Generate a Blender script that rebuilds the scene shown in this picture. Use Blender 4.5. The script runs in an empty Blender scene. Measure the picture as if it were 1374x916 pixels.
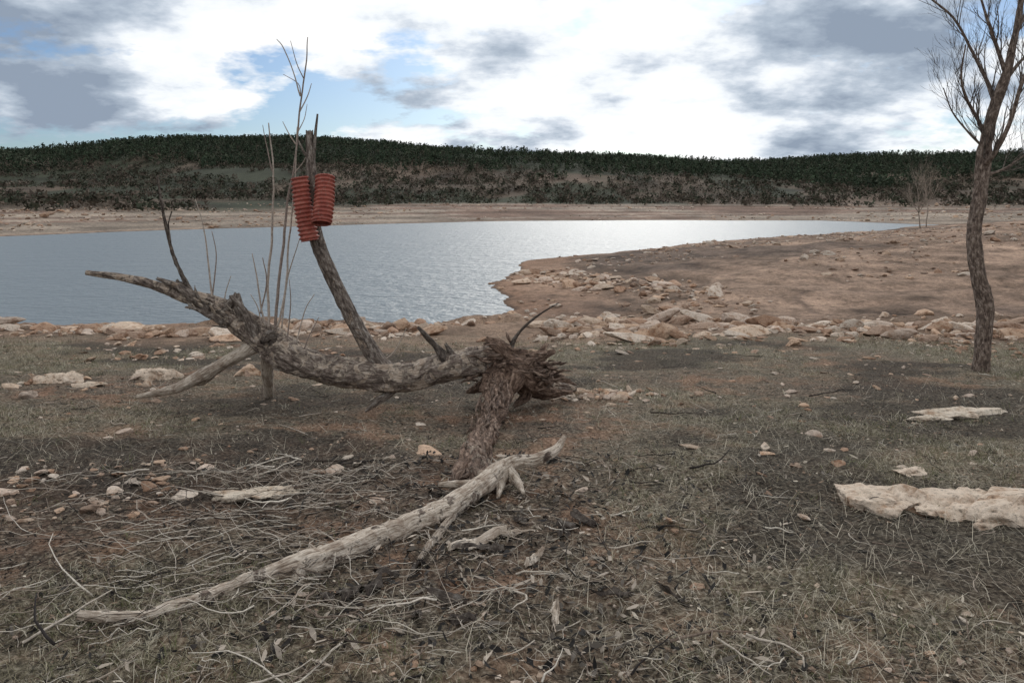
import bpy, bmesh, math
import numpy as np
from mathutils import Vector
rng=np.random.default_rng(7)
scene=bpy.context.scene
F=1069.0; HY=272.0; CAMH=1.6; WL=-2.6

def S(px,py,d):
    """surveyed bearing / depression / distance -> world metres"""
    return np.array([(px-687.0)/F*d, d, CAMH-(py-HY)/F*d])

# ---------------------------------------------------------------- noise
def _h(x,y,z,s):
    h=(x*374761393+y*668265263+z*1440662683+s*1013904223)&0xFFFFFFFF
    h=((h^(h>>13))*1274126177)&0xFFFFFFFF
    h=((h^(h>>16))*2246822519)&0xFFFFFFFF
    return ((h^(h>>15))&0xFFFFFF)/float(0xFFFFFF)
def vn(x,y,z=0.0,s=0):
    x=np.asarray(x,float);y=np.asarray(y,float)
    xi=np.floor(x).astype(np.int64);yi=np.floor(y).astype(np.int64)
    fx=x-xi;fy=y-yi
    fx=fx*fx*(3-2*fx);fy=fy*fy*(3-2*fy)
    def pl(zc):
        a=_h(xi,yi,zc,s)*(1-fx)+_h(xi+1,yi,zc,s)*fx
        b=_h(xi,yi+1,zc,s)*(1-fx)+_h(xi+1,yi+1,zc,s)*fx
        return a*(1-fy)+b*fy
    if np.isscalar(z): return pl(0)*2-1
    z=np.zeros_like(x)+z
    zi=np.floor(z).astype(np.int64);fz=z-zi;fz=fz*fz*(3-2*fz)
    return (pl(zi)*(1-fz)+pl(zi+1)*fz)*2-1
def fbm(x,y,z=0.0,o=4,s=0):
    r=0;a=.5
    flat=np.isscalar(z) and z==0.0
    for i in range(o):
        r=r+a*vn(np.asarray(x)*2**i+17.3*i,np.asarray(y)*2**i-9.1*i,0.0 if flat else np.asarray(z)*2**i,s+i); a*=.5
    return r
def ss(a,b,x):
    t=np.clip((x-a)/(b-a),0,1); return t*t*(3-2*t)

# ---------------------------------------------------------------- terrain
P=np.array([(0.1,26.7),(0.6,31.4),(-1.4,42),(1.2,57.6),(10.9,71),(26,90),(55,118),(74,145),(300,200),(4000,300),(4000,-200),(300,0),(22,17),(7,24)],float)
FP=np.array([(-4000,20),(-1000,40),(-250,60),(-110,75),(-62,98),(-48,132),(-28,160),(0,180),(39,195),(72,187),(82,155),(200,150),(4000,100),(4000,6000),(-4000,6000)],float)
def sdf(x,y,poly):
    d=np.full(x.shape,1e18); ins=np.zeros(x.shape,bool)
    n=len(poly)
    for i in range(n):
        ax,ay=poly[i];bx,by=poly[(i+1)%n]
        ex,ey=bx-ax,by-ay
        t=np.clip(((x-ax)*ex+(y-ay)*ey)/(ex*ex+ey*ey),0,1)
        d=np.minimum(d,(x-ax-t*ex)**2+(y-ay-t*ey)**2)
        c=((ay>y)!=(by>y))
        with np.errstate(divide='ignore',invalid='ignore'):
            xx=ax+(y-ay)*ex/(ey if ey!=0 else 1e-9)
        ins^=(c&(x<xx))
    d=np.sqrt(d)
    return np.where(ins,d,-d)
HX=[-3000,-700,-450,-384,-319,-293,-253,-188,-142,-96,-57,-5,74,139,205,270,336,401,450,700,3000]
HH=[40,42,44.8,44.8,43.5,50.7,54.3,55.0,53.3,49.7,44.2,38.9,38.3,34.3,36.3,37.6,40.2,40.9,43.5,46,46]
def terrain(x,y,full=False):
    x=np.asarray(x,float);y=np.asarray(y,float)
    r=np.hypot(x,y)
    w=fbm(x*.22,y*.22,o=4,s=3)
    yy=y+ss(8,13,y)*w*2.2
    zA=np.interp(yy,[-60,-20,3,5,9,13.5,15.5,17,22,27,33,45],[.6,.3,0,-.05,-.38,-.72,-.84,-1.05,-1.95,-2.66,-3.4,-5])
    micro=lambda: .028*fbm(x*.9,y*.9,o=3,s=61)+.03*fbm(x*4,y*4,o=3,s=71)+.014*fbm(x*18,y*18,o=2,s=81)-.012
    if not full and y.size and y.max()<12.5 and np.abs(x).max()<12: return zA+micro()
    wf=fbm(x*.09,y*.09,o=4,s=11)
    sp=sdf(x,y,P)+wf*1.6*ss(18,30,y)+fbm(x*.5,y*.5,o=3,s=5)*.5
    zP=WL+np.where(sp>0,np.minimum(.078*sp,2.4+.012*sp),.12*sp)
    zP=np.maximum(zP,-6)
    wl=fbm(x*.02,y*.02,o=4,s=21)
    sf=sdf(x,y,FP)+wl*9
    zF=WL+np.where(sf>0,np.where(sf<55,.068*sf,.068*55+.03*(sf-55)),.1*sf)
    zF=np.minimum(np.maximum(zF,-6),6)
    k=.25
    z=np.maximum(np.maximum(zA,zP),zF)
    z2=k*np.log(np.exp((zA-z)/k)+np.exp((zP-z)/k)+np.exp((zF-z)/k))+z
    z=np.where(y>13,np.minimum(z2,z+.25),z)
    far=ss(60,130,sf)
    t=ss(0,1,(y+fbm(x*.006,y*.006,o=3,s=31)*90-210)/480)
    H=np.interp(x,HX,HH)-6
    z=z+far*(H*t*(1-.25*ss(760,1500,y))+t*3*fbm(x*.015,y*.015,o=4,s=41)*1.6)*1.0-far*t*np.minimum(z,4.0)
    terr=np.where(y>17,1,0)*(1-far)
    z=z+terr*.045*np.sin(z*22+3*w)+terr*.24*fbm(x*.35,y*.35,o=5,s=51)*ss(WL,WL+.5,z)
    z=z+(1-ss(25,60,r))*micro()
    if full: return z,zA,sp,sf,far,t,w
    return z
G=lambda x,y: float(terrain(np.array([x]),np.array([y]))[0])

# ---------------------------------------------------------------- mesh builder
class MB:
    def __init__(s): s.v=[];s.f=[];s.c=[];s.t=[];s.n=0
    def add(s,v,faces,col=(1,1,1),tc=None):
        v=np.asarray(v,float);n=len(v)
        for f in faces:
            if len(f): s.f.append(np.asarray(f,np.int64)+s.n)
        c=np.asarray(col,float)
        if c.ndim==1: c=np.tile(c,(n,1))
        s.v.append(v);s.c.append(c);s.t.append(v if tc is None else tc);s.n+=n
    def obj(s,name,mat,smooth=True):
        me=bpy.data.meshes.new(name)
        v=np.concatenate(s.v);c=np.concatenate(s.c);t=np.concatenate(s.t)
        lt=np.concatenate([np.full(len(f),f.shape[1]) for f in s.f])
        li=np.concatenate([f.ravel() for f in s.f])
        ls=np.concatenate([[0],np.cumsum(lt)[:-1]])
        me.vertices.add(len(v));me.vertices.foreach_set('co',v.astype(np.float32).ravel())
        me.loops.add(len(li));me.loops.foreach_set('vertex_index',li.astype(np.int32))
        me.polygons.add(len(lt));me.polygons.foreach_set('loop_start',ls.astype(np.int32))
        me.polygons.foreach_set('loop_total',lt.astype(np.int32))
        me.polygons.foreach_set('use_smooth',np.full(len(lt),smooth))
        me.update(calc_edges=True)
        a=me.attributes.new('Col','FLOAT_COLOR','POINT')
        a.data.foreach_set('color',np.hstack([c,np.ones((len(c),1))]).astype(np.float32).ravel())
        b=me.attributes.new('TC','FLOAT_VECTOR','POINT')
        b.data.foreach_set('vector',t.astype(np.float32).ravel())
        me.validate()
        o=bpy.data.objects.new(name,me);scene.collection.objects.link(o)
        me.materials.append(mat)
        return o

def resample(p,step):
    p=np.asarray(p,float)
    q=np.vstack([2*p[0]-p[1],p,2*p[-1]-p[-2]])
    out=[]
    for i in range(1,len(q)-2):
        L=np.linalg.norm(q[i+1][:3]-q[i][:3]);n=max(1,int(math.ceil(L/step)))
        t=(np.arange(n)/n)[:,None]
        out.append(.5*((2*q[i])+(-q[i-1]+q[i+1])*t+(2*q[i-1]-5*q[i]+4*q[i+1]-q[i+2])*t*t+(-q[i-1]+3*q[i]-3*q[i+1]+q[i+2])*t**3))
    out.append(q[-2][None,:]);out=np.vstack(out);out[:,3]=np.maximum(out[:,3],1e-4)
    return out
def tube(mb,pr,seg=8,step=.05,rough=0.0,col=(0,.5,0),jag=0,seed=0,fine=0.0,rest=False,wob=0.0):
    """pr: rows of x,y,z,radius"""
    q=resample(pr,step);n=len(q);c=q[:,:3];r=q[:,3]
    if wob>0:
        s_=np.arange(n)*step
        for a in range(3): c[:,a]+=wob*r*2*fbm(s_*4+seed*3.1,s_*0+a*5.5,o=2,s=seed)
    if rest: c[:,2]=np.maximum(c[:,2],terrain(c[:,0],c[:,1])+r*.55)
    T=np.gradient(c,axis=0);T/=np.linalg.norm(T,axis=1)[:,None]+1e-9
    N=np.zeros_like(c);a=np.array([0,0,1.]) if abs(T[0,2])<.8 else np.array([1.,0,0])
    v=np.cross(T[0],a);N[0]=v/np.linalg.norm(v)
    for i in range(1,n):
        v=N[i-1]-T[i]*np.dot(N[i-1],T[i]);N[i]=v/(np.linalg.norm(v)+1e-9)
    B=np.cross(T,N)
    L=np.concatenate([[0],np.cumsum(np.linalg.norm(np.diff(c,axis=0),axis=1))])
    th=np.linspace(0,2*np.pi,seg,endpoint=False)
    ct,st=np.cos(th),np.sin(th)
    rr=r[:,None]*np.ones(seg)
    if rough>0:
        ax=ct[None,:]*1.3;ay=st[None,:]*1.3;az=(L/ max(.02,r.mean()*3))[:,None]
        rr=rr*(1+rough*2*fbm(ax+seed*7.7+0*az,ay+0*az,az+0*ax,o=3,s=seed))
    if fine>0:
        rr=rr*(1+fine*2*fbm((ct*4)[None,:]+seed*3.3+0*L[:,None],(st*4)[None,:]+0*L[:,None],(L*8)[:,None]+0*ct[None,:],o=4,s=seed+5))
    V=c[:,None,:]+rr[:,:,None]*(ct[None,:,None]*N[:,None,:]+st[None,:,None]*B[:,None,:])
    if jag>0:
        V[-1]+=T[-1]*(jag*rng.random(seg))[:,None]
        V[0]-=T[0]*(jag*rng.random(seg))[:,None]
    V=V.reshape(-1,3)
    tc=np.stack([ct[None,:]*r[:,None],st[None,:]*r[:,None],L[:,None]+0*ct[None,:]],-1).reshape(-1,3)+seed*1.37
    i=np.arange(n-1)[:,None]*seg;j=np.arange(seg)[None,:];j2=(j+1)%seg
    Q=np.stack([i+j,i+j2,i+seg+j2,i+seg+j],-1).reshape(-1,4)
    V=np.vstack([V,c[0],c[-1]]);tc=np.vstack([tc,tc[0],tc[-1]])
    jj=np.arange(seg)
    c0=np.stack([np.full(seg,n*seg),(jj+1)%seg,jj],-1)
    c1=np.stack([np.full(seg,n*seg+1),(n-1)*seg+jj,(n-1)*seg+(jj+1)%seg],-1)
    mb.add(V,[Q,c0,c1],col,tc)
def limb(mb,rows,**k):
    """rows: bearing px, py, distance m, thickness px"""
    tube(mb,[list(S(a,b,d))+[max(w*d/F/2,.0008)] for a,b,d,w in rows],**k)

# ---------------------------------------------------------------- materials
def mat(name):
    m=bpy.data.materials.new(name);m.use_nodes=True
    nt=m.node_tree;bs=nt.nodes['Principled BSDF'];return m,nt,bs
def nd(nt,t,**k):
    n=nt.nodes.new(t)
    for a,b in k.items():
        if a in n.inputs: n.inputs[a].default_value=b
        else: setattr(n,a,b)
    return n
def noise(nt,vec,scale,detail=6,rough=.6,dist=0):
    n=nd(nt,'ShaderNodeTexNoise');n.inputs['Scale'].default_value=scale;n.inputs['Detail'].default_value=detail
    n.inputs['Roughness'].default_value=rough;n.inputs['Distortion'].default_value=dist
    if vec is not None: nt.links.new(vec,n.inputs['Vector'])
    return n.outputs['Fac']
def ramp(nt,fac,stops):
    r=nd(nt,'ShaderNodeValToRGB');cr=r.color_ramp
    while len(cr.elements)<len(stops): cr.elements.new(.5)
    for e,(p,c) in zip(cr.elements,stops):
        e.position=p;e.color=(c if len(c)==4 else tuple(c)+(1,)) if isinstance(c,tuple) else (c,c,c,1)
    nt.links.new(fac,r.inputs[0]);return r.outputs[0]
def mix(nt,fac,a,b,mode='MIX'):
    n=nd(nt,'ShaderNodeMix',data_type='RGBA',blend_type=mode)
    for s,v in ((n.inputs[0],fac),(n.inputs[6],a),(n.inputs[7],b)):
        if hasattr(v,'is_linked'): nt.links.new(v,s)
        else: s.default_value=v if not isinstance(v,tuple) or len(v)==4 else tuple(v)+(1,)
    return n.outputs[2]
def math_(nt,op,a,b=0.0,clamp=False):
    n=nd(nt,'ShaderNodeMath',operation=op,use_clamp=clamp)
    for s,v in ((n.inputs[0],a),(n.inputs[1],b)):
        if hasattr(v,'is_linked'): nt.links.new(v,s)
        else: s.default_value=v
    return n.outputs[0]
def bump(nt,h,bs,st,dist):
    b=nd(nt,'ShaderNodeBump');b.inputs['Strength'].default_value=st;b.inputs['Distance'].default_value=dist
    nt.links.new(h,b.inputs['Height']);nt.links.new(b.outputs[0],bs.inputs['Normal'])
def attr(nt,name,o='Color'):
    return nd(nt,'ShaderNodeAttribute',attribute_name=name).outputs[o]
def dull(bs,r=.9,s=.2):
    bs.inputs['Roughness'].default_value=r;bs.inputs['Specular IOR Level'].default_value=s

def ground_material():
    m,nt,bs=mat('ground_soil');dull(bs,.95,.1)
    pos=nd(nt,'ShaderNodeNewGeometry').outputs['Position']
    base=attr(nt,'Col');tcn=nd(nt,'ShaderNodeSeparateXYZ');nt.links.new(attr(nt,'TC','Vector'),tcn.inputs[0])
    near,green,char=tcn.outputs[0],tcn.outputs[1],tcn.outputs[2]
    n1=noise(nt,pos,1.4,4,.65);n2=noise(nt,pos,6,4,.7);n3=noise(nt,pos,42,4,.72)
    a=ramp(nt,n2,[(.36,(.034,.027,.024)),(.47,(.10,.071,.054)),(.56,(.19,.12,.083)),(.68,(.29,.17,.115))])
    b=ramp(nt,n3,[(.39,(.020,.017,.015)),(.47,(.095,.073,.056)),(.55,(.215,.168,.122)),(.64,(.46,.40,.31))])
    c=mix(nt,.55,a,b)
    red=ramp(nt,n1,[(.52,0.),(.59,1.)])
    c=mix(nt,math_(nt,'MULTIPLY',red,.5),c,mix(nt,1.,(.33,.18,.112),ramp(nt,n3,[(.35,.5),(.6,1.3)]),'MULTIPLY'))
    gr=ramp(nt,n3,[(.37,(.05,.046,.03)),(.5,(.19,.17,.115)),(.64,(.43,.385,.29))])
    c=mix(nt,math_(nt,'MULTIPLY',green,.6),c,gr)
    c=mix(nt,math_(nt,'MULTIPLY',char,.78),c,mix(nt,.27,(.020,.017,.015),b))
    v=ramp(nt,n2,[(.3,.55),(.5,1.),(.72,1.35)]);v3=ramp(nt,n3,[(.35,.55),(.5,1.),(.65,1.45)]);v1=ramp(nt,n1,[(.33,.62),(.5,1.),(.68,1.22)])
    d=mix(nt,1.,mix(nt,1.,mix(nt,1.,base,v,'MULTIPLY'),v3,'MULTIPLY'),v1,'MULTIPLY')
    nt.links.new(mix(nt,near,d,c),bs.inputs['Base Color'])
    h=math_(nt,'ADD',math_(nt,'MULTIPLY',n3,.7),math_(nt,'MULTIPLY',n2,1.2))
    bump(nt,h,bs,.9,.055)
    return m
def attr_mat(name,rough=.9,var=.35,scale=30,spec=.15,bumpd=.004,bs_st=.6):
    m,nt,bs=mat(name);dull(bs,rough,spec)
    if var>0:
        n=noise(nt,attr(nt,'TC','Vector'),scale,3,.65)
        k=ramp(nt,n,[(.3,1-var),(.5,1.),(.7,1+var)])
        nt.links.new(mix(nt,1.,attr(nt,'Col'),k,'MULTIPLY'),bs.inputs['Base Color'])
        if bumpd: bump(nt,n,bs,bs_st,bumpd)
    else: nt.links.new(attr(nt,'Col'),bs.inputs['Base Color'])
    return m
def rock_mat():
    m,nt,bs=mat('limestone');dull(bs,.92,.2)
    tc=nd(nt,'ShaderNodeNewGeometry').outputs['Position']
    n=noise(nt,tc,7,5,.65);n2=noise(nt,tc,34,4,.7)
    c=mix(nt,1.,attr(nt,'Col'),ramp(nt,n,[(.36,(.60,.48,.40)),(.48,(1.,.96,.93)),(.72,(1.12,1.12,1.12))]),'MULTIPLY')
    c=mix(nt,1.,c,ramp(nt,n2,[(.30,.35),(.43,.93),(.7,1.15)]),'MULTIPLY')
    nt.links.new(c,bs.inputs['Base Color'])
    bump(nt,math_(nt,'ADD',n,math_(nt,'MULTIPLY',n2,.6)),bs,.9,.045)
    return m
def bark_mat(name):
    # Col.r = share of bare (peeled) wood, Col.g = lightness, Col.b = warm tint
    m,nt,bs=mat(name);dull(bs,.9,.2)
    tc=attr(nt,'TC','Vector')
    mp=nd(nt,'ShaderNodeMapping');mp.inputs['Scale'].default_value=(1,1,.13);nt.links.new(tc,mp.inputs[0])
    mp2=nd(nt,'ShaderNodeMapping');mp2.inputs['Scale'].default_value=(1,1,.45);nt.links.new(tc,mp2.inputs[0])
    f=noise(nt,mp.outputs[0],120,4,.65);p=noise(nt,mp2.outputs[0],34,6,.72);l=noise(nt,tc,9,5,.68,.6)
    bark=ramp(nt,p,[(.38,(.022,.017,.015)),(.47,(.10,.075,.062)),(.55,(.24,.20,.165)),(.66,(.50,.45,.40))])
    bark=mix(nt,.3,bark,ramp(nt,f,[(.35,(.04,.03,.025)),(.6,(.34,.28,.235))]))
    wood=ramp(nt,f,[(.32,(.14,.10,.075)),(.43,(.40,.33,.26)),(.6,(.62,.54,.45))])
    wood=mix(nt,1.,wood,ramp(nt,l,[(.38,(.55,.5,.47)),(.55,(1.,1.,1.))]),'MULTIPLY')
    sp=nd(nt,'ShaderNodeSeparateColor');nt.links.new(attr(nt,'Col'),sp.inputs[0])
    bark=mix(nt,sp.outputs[2],bark,mix(nt,1.,bark,(1.0,.74,.60),'MULTIPLY'))
    k=math_(nt,'MULTIPLY',math_(nt,'SUBTRACT',math_(nt,'ADD',math_(nt,'MULTIPLY',sp.outputs[0],.8),.1),math_(nt,'ADD',math_(nt,'MULTIPLY',l,1.2),-.1)),14.,False)
    k=math_(nt,'ADD',k,.5,True)
    c=mix(nt,k,bark,wood)
    g=math_(nt,'MULTIPLY',sp.outputs[1],2.)
    n=nd(nt,'ShaderNodeVectorMath',operation='SCALE');nt.links.new(c,n.inputs[0]);nt.links.new(g,n.inputs['Scale'])
    nt.links.new(n.outputs[0],bs.inputs['Base Color'])
    h=math_(nt,'ADD',math_(nt,'MULTIPLY',p,math_(nt,'SUBTRACT',1.3,k)),math_(nt,'MULTIPLY',f,.35))
    bump(nt,h,bs,1.,.03)
    return m
M_ground=ground_material();M_rock=rock_mat();M_bark=bark_mat('bark')
M_twig=attr_mat('twig_wood',.85,.4,60,.2,.002)
M_grass=attr_mat('dry_grass_blades',.8,0,20,.15,0)
M_leaf=attr_mat('litter',.9,0,40,.15,0)
M_fol=attr_mat('far_foliage',.95,0,.7,.05,0)

# ---------------------------------------------------------------- ground sheet
th=np.radians(np.concatenate([np.linspace(-180,-48,50)[:-1],np.linspace(-48,-37,16)[:-1],np.linspace(-37,37,620),np.linspace(37,48,16)[1:],np.linspace(48,180,50)[1:-1]]))
rad=np.concatenate([np.geomspace(.3,2.2,20)[:-1],np.geomspace(2.2,60,400)[:-1],np.geomspace(60,900,260)[:-1],np.geomspace(900,5000,26)])
R,T=np.meshgrid(rad,th,indexing='ij')
X=(R*np.sin(T)).ravel();Y=(R*np.cos(T)).ravel()
z,zA,sp,sf,far,t,w=terrain(X,Y,True)
nR,nT=len(rad),len(th)
i=np.arange(nR-1)[:,None]*nT;j=np.arange(nT)[None,:];j2=(j+1)%nT
Q=np.stack([i+j,i+nT+j,i+nT+j2,i+j2],-1).reshape(-1,4)[:,::-1]
big=fbm(X*.12,Y*.12,o=5,s=90);mid=fbm(X*.7,Y*.7,o=4,s=95);fa=fbm(X*.012,Y*.012,o=5,s=97)
def C(*a): return np.array(a)[None,:]
def lerp(a,b,k): return a*(1-k[:,None])+b*k[:,None]
col=np.tile(C(.225,.155,.112),(len(X),1))
col=lerp(col,C(.33,.228,.165),ss(0,.3,big))
col=lerp(col,C(.13,.094,.074),ss(.02,.3,-big)*.8)
streak=fbm(X*.08+3*w,z*7+.6*mid,o=4,s=107)
col=col*(1+(.8*streak+.12*np.sin(z*30+3*w+1.5*mid))*ss(17,22,Y)*(1-far))[:,None]
ln=np.abs(fbm(X*.05,Y*.14,o=3,s=108));col=lerp(col,C(.10,.07,.055),(1-ss(.0,.02,ln))*.6*ss(20,26,Y)*(1-ss(90,120,Y)))
fb=ss(-2,4,sf)*(1-ss(48,70,sf+fa*30))
fbc=lerp(np.tile(C(.29,.235,.185),(len(X),1)),C(.19,.125,.094),ss(-.1,.25,fbm(X*.03,z*2.2,o=4,s=98)))
fbc=fbc*(1+.2*np.sin(z*9+4*fa)+.6*fbm(X*.15,Y*.15,o=3,s=109))[:,None]
col=lerp(col,fbc,fb)
hv=ss(40,62,sf+fa*30)
hc=lerp(np.tile(C(.088,.066,.048),(len(X),1)),C(.040,.044,.028),ss(-.12,.08,fbm(X*.03,Y*.012,o=5,s=99)))
hc=lerp(hc,C(.15,.104,.076),ss(.14,.3,fbm(X*.025,Y*.012,o=5,s=101))*.55)
hc=hc*(1+.7*fbm(X*.1,Y*.06,o=4,s=110))[:,None]
hc=lerp(hc,C(.026,.032,.02),ss(.4,.65,t))
col=lerp(col,hc,hv)
rim=1-ss(WL+.05,WL+.35,z);rim*=1-ss(60,120,Y)
col=lerp(col,C(.28,.165,.105),rim*.7)
col=lerp(col,C(.09,.06,.045),(1-ss(WL+.0,WL+.06,z))*.8)
nearm=1-ss(12,14.5,Y+1.8*mid+ .8*w)
bench=ss(11.5,14,Y)*(1-ss(17,20,Y))
col=lerp(col,C(.26,.18,.125),bench*.6)
gn=fbm(X*.45,Y*.45,o=4,s=103)
greenm=np.clip(.4+1.5*gn+.35*ss(-1,2.5,X)+.25*ss(6,10,Y),0,1)
def charf(X,Y): return fbm(X*.5+9,Y*.8,o=5,s=105)+.2*(1-ss(-1.5,1.2,X))*(1-ss(5,7,Y))+.24*ss(8.5,10,Y)*(1-ss(12,13,Y))*(1-ss(-1,2,X))-.02
charm=ss(.0,.26,charf(X,Y))
mb=MB();mb.add(np.stack([X,Y,z],-1),[Q],np.clip(col,0,1),np.stack([nearm,greenm,charm],-1))
mb.obj('ground',M_ground)

# ---------------------------------------------------------------- water
m,nt,bs=mat('lake_water')
bs.inputs['Base Color'].default_value=(.15,.18,.20,1);bs.inputs['Roughness'].default_value=.42;bs.inputs['IOR'].default_value=1.33
pos=nd(nt,'ShaderNodeNewGeometry').outputs['Position']
mp=nd(nt,'ShaderNodeMapping');mp.inputs['Scale'].default_value=(.6,1,1);mp.inputs['Rotation'].default_value=(0,0,.3);nt.links.new(pos,mp.inputs[0])
h=math_(nt,'ADD',noise(nt,mp.outputs[0],3.0,3,.6),math_(nt,'MULTIPLY',noise(nt,mp.outputs[0],.5,2,.5),1.2))
bump(nt,h,bs,1.,.26)
me=bpy.data.meshes.new('water')
me.from_pydata([(-900,14,WL),(140,14,WL),(140,230,WL),(-900,230,WL)],[],[(0,1,2,3)]);me.materials.append(m)
scene.collection.objects.link(bpy.data.objects.new('lake_water',me))

# ---------------------------------------------------------------- rocks
def ico(sub):
    b=bmesh.new();bmesh.ops.create_icosphere(b,subdivisions=sub,radius=1)
    v=np.array([x.co[:] for x in b.verts]);f=np.array([[q.index for q in x.verts] for x in b.faces]);b.free();return v,f
ICO={k:ico(k) for k in (1,2,3,5)}
def rockshape(sub,seed,cuts=9):
    r=np.random.default_rng(seed);v,f=ICO[sub];v=v.copy()
    for _ in range(cuts):
        n=r.normal(size=3);n/=np.linalg.norm(n);h=r.uniform(.4,.8)
        d=v@n;k=d>h;v[k]-=np.outer(d[k]-h,n)
    v*=(1+.25*fbm(v[:,0]*1.7+seed,v[:,1]*1.7,v[:,2]*1.7,o=3,s=seed))[:,None]
    return v,f
V3=[rockshape(3,20+i,12) for i in range(12)];V2=[rockshape(2,50+i) for i in range(14)];V1=[rockshape(1,80+i,5) for i in range(10)]
def scatter(mb,xs,ys,size,vars_,flat=.55,cols=None,sink=.2,el=1.0,turn=3.14):
    zs=terrain(xs,ys)
    for a,(x,y,zz,s) in enumerate(zip(xs,ys,zs,size)):
        v,f=vars_[rng.integers(len(vars_))]
        an=rng.uniform(-turn,turn);c,sn=math.cos(an),math.sin(an)
        sx,sy,sz=s*rng.uniform(.8,1.5)*el,s*rng.uniform(.6,1.1),s*rng.uniform(.5,1.3)*flat
        p=v*np.array([sx,sy,sz]);tl=rng.normal(0,.16)
        p=np.stack([p[:,0]*c-p[:,1]*sn,p[:,0]*sn+p[:,1]*c,p[:,2]+p[:,0]*tl],-1)
        cc=cols[rng.integers(len(cols))]*rng.uniform(.7,1.12)
        mb.add(p+np.array([x,y,zz+sz*(1-2*sink)*.6]),[f],cc)
ROCKC=np.array([(.58,.46,.355),(.54,.385,.275),(.63,.54,.45),(.42,.28,.195),(.36,.26,.195),(.58,.47,.385)])
mb=MB()
N=5400
xs=rng.uniform(-15,18,N);edge=15.1+.9*fbm(xs*.3,xs*0,o=3,s=119);ys=edge+rng.normal(0,.85,N)
keep=(fbm(xs*.7,ys*.9,o=4,s=120)>-.03)&(ys>12.4)
xs,ys=xs[keep],ys[keep]
scatter(mb,xs,ys,np.clip(np.exp(rng.normal(-2.9,.6,len(xs))),.015,.22),V2,.6,ROCKC)
N=480
xs=rng.uniform(-14,17,N);edge=15.0+.9*fbm(xs*.3,xs*0,o=3,s=119);ys=edge+rng.normal(0,.6,N)
k=fbm(xs*.7,ys*.9,o=4,s=120)>.0;xs,ys=xs[k],ys[k]
scatter(mb,xs,ys,rng.uniform(.1,.29,len(xs)),V3,.62,ROCKC,.25,1.4,.35)
N=1300
xs=rng.uniform(2.0,17,N);ys=14.2+rng.normal(0,1.0,N)+.05*xs
k=(fbm(xs*.6,ys*.9,o=4,s=121)>.02);xs,ys=xs[k],ys[k]
scatter(mb,xs,ys,np.clip(np.exp(rng.normal(-2.4,.55,len(xs))),.03,.3),V3,.58,ROCKC,.25,1.3,.6)
xs=rng.uniform(1,22,900);ys=rng.uniform(16,25,900);scatter(mb,xs,ys,np.clip(np.exp(rng.normal(-2.9,.5,900)),.02,.2),V2,.5,ROCKC)
N=1500;xs=rng.uniform(-11,12,N);ys=rng.uniform(10.5,14.2,N);k=fbm(xs*.6,ys*.9,o=3,s=122)>.03;xs,ys=xs[k],ys[k]
scatter(mb,xs,ys,np.clip(np.exp(rng.normal(-3.2,.55,len(xs))),.012,.15),V2,.45,ROCKC)
mb.obj('shore_rocks',M_rock,False)
mb=MB()
a=rng.random(380);xs=.8+a*7.2+rng.normal(0,1.1,380);ys=45-a*14+rng.normal(0,2.0,380)
scatter(mb,xs,ys,np.clip(np.exp(rng.normal(-1.95,.6,380)),.05,.55),V2,.5,ROCKC)
N=10000
xs=rng.uniform(0,60,N);ys=rng.uniform(22,105,N)
_,_,spx,_,_,_,_=terrain(xs,ys,True);k=(spx>.3)&(fbm(xs*.12,ys*.1,o=4,s=130)>.0);xs,ys=xs[k],ys[k]
scatter(mb,xs,ys,np.clip(np.exp(rng.normal(-2.35,.6,len(xs))),.03,.45),V1,.5,ROCKC*.8)
mb.obj('peninsula_rocks',M_rock,False)
mb=MB()
N=9000
ys=rng.uniform(95,290,N);xs=ys*rng.uniform(-.72,.72,N)
_,_,_,sfx,_,_,_=terrain(xs,ys,True);k=(sfx>1)&(sfx<60)&(fbm(xs*.05,ys*.08,o=3,s=131)>-.05);xs,ys=xs[k],ys[k]
scatter(mb,xs,ys,np.clip(np.exp(rng.normal(-1.3,.5,len(xs))),.1,1.0),V1,.5,ROCKC*.85)
mb.obj('far_shore_rocks',M_rock,False)
mb=MB()
N=2300
d=2.5*(12/2.5)**rng.random(N);xs=d*rng.uniform(-.75,.75,N)
k=fbm(xs*.6,d*.6,o=3,s=140)>-.05-.1*(xs<0);xs,d=xs[k],d[k]
scatter(mb,xs,d,np.clip(np.exp(rng.normal(-4.7,.6,len(xs))),.004,.035),V1,.5,ROCKC*.9,.3)
N=210
d=rng.uniform(4.0,12,N);xs=d*rng.uniform(-.75,.75,N);scatter(mb,xs,d,np.clip(np.exp(rng.normal(-3.2,.45,N)),.015,.09),V3,.4,ROCKC,.35)
N=110;xs=rng.uniform(-3.1,-1.9,N);d=rng.uniform(4.1,5.2,N);scatter(mb,xs,d,np.clip(np.exp(rng.normal(-3.6,.4,N)),.012,.06),V3,.5,ROCKC,.3)
N=110;xs=rng.normal(.95,.3,N);d=rng.normal(7.9,.18,N);scatter(mb,xs,d,np.clip(np.exp(rng.normal(-3.3,.4,N)),.015,.08),V3,.5,ROCKC)
N=45;xs=rng.normal(-4.5,.9,N);d=rng.normal(8.7,.4,N);scatter(mb,xs,d,np.clip(np.exp(rng.normal(-2.9,.4,N)),.03,.12),V3,.5,ROCKC)
mb.obj('pebbles',M_rock,False)
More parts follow.
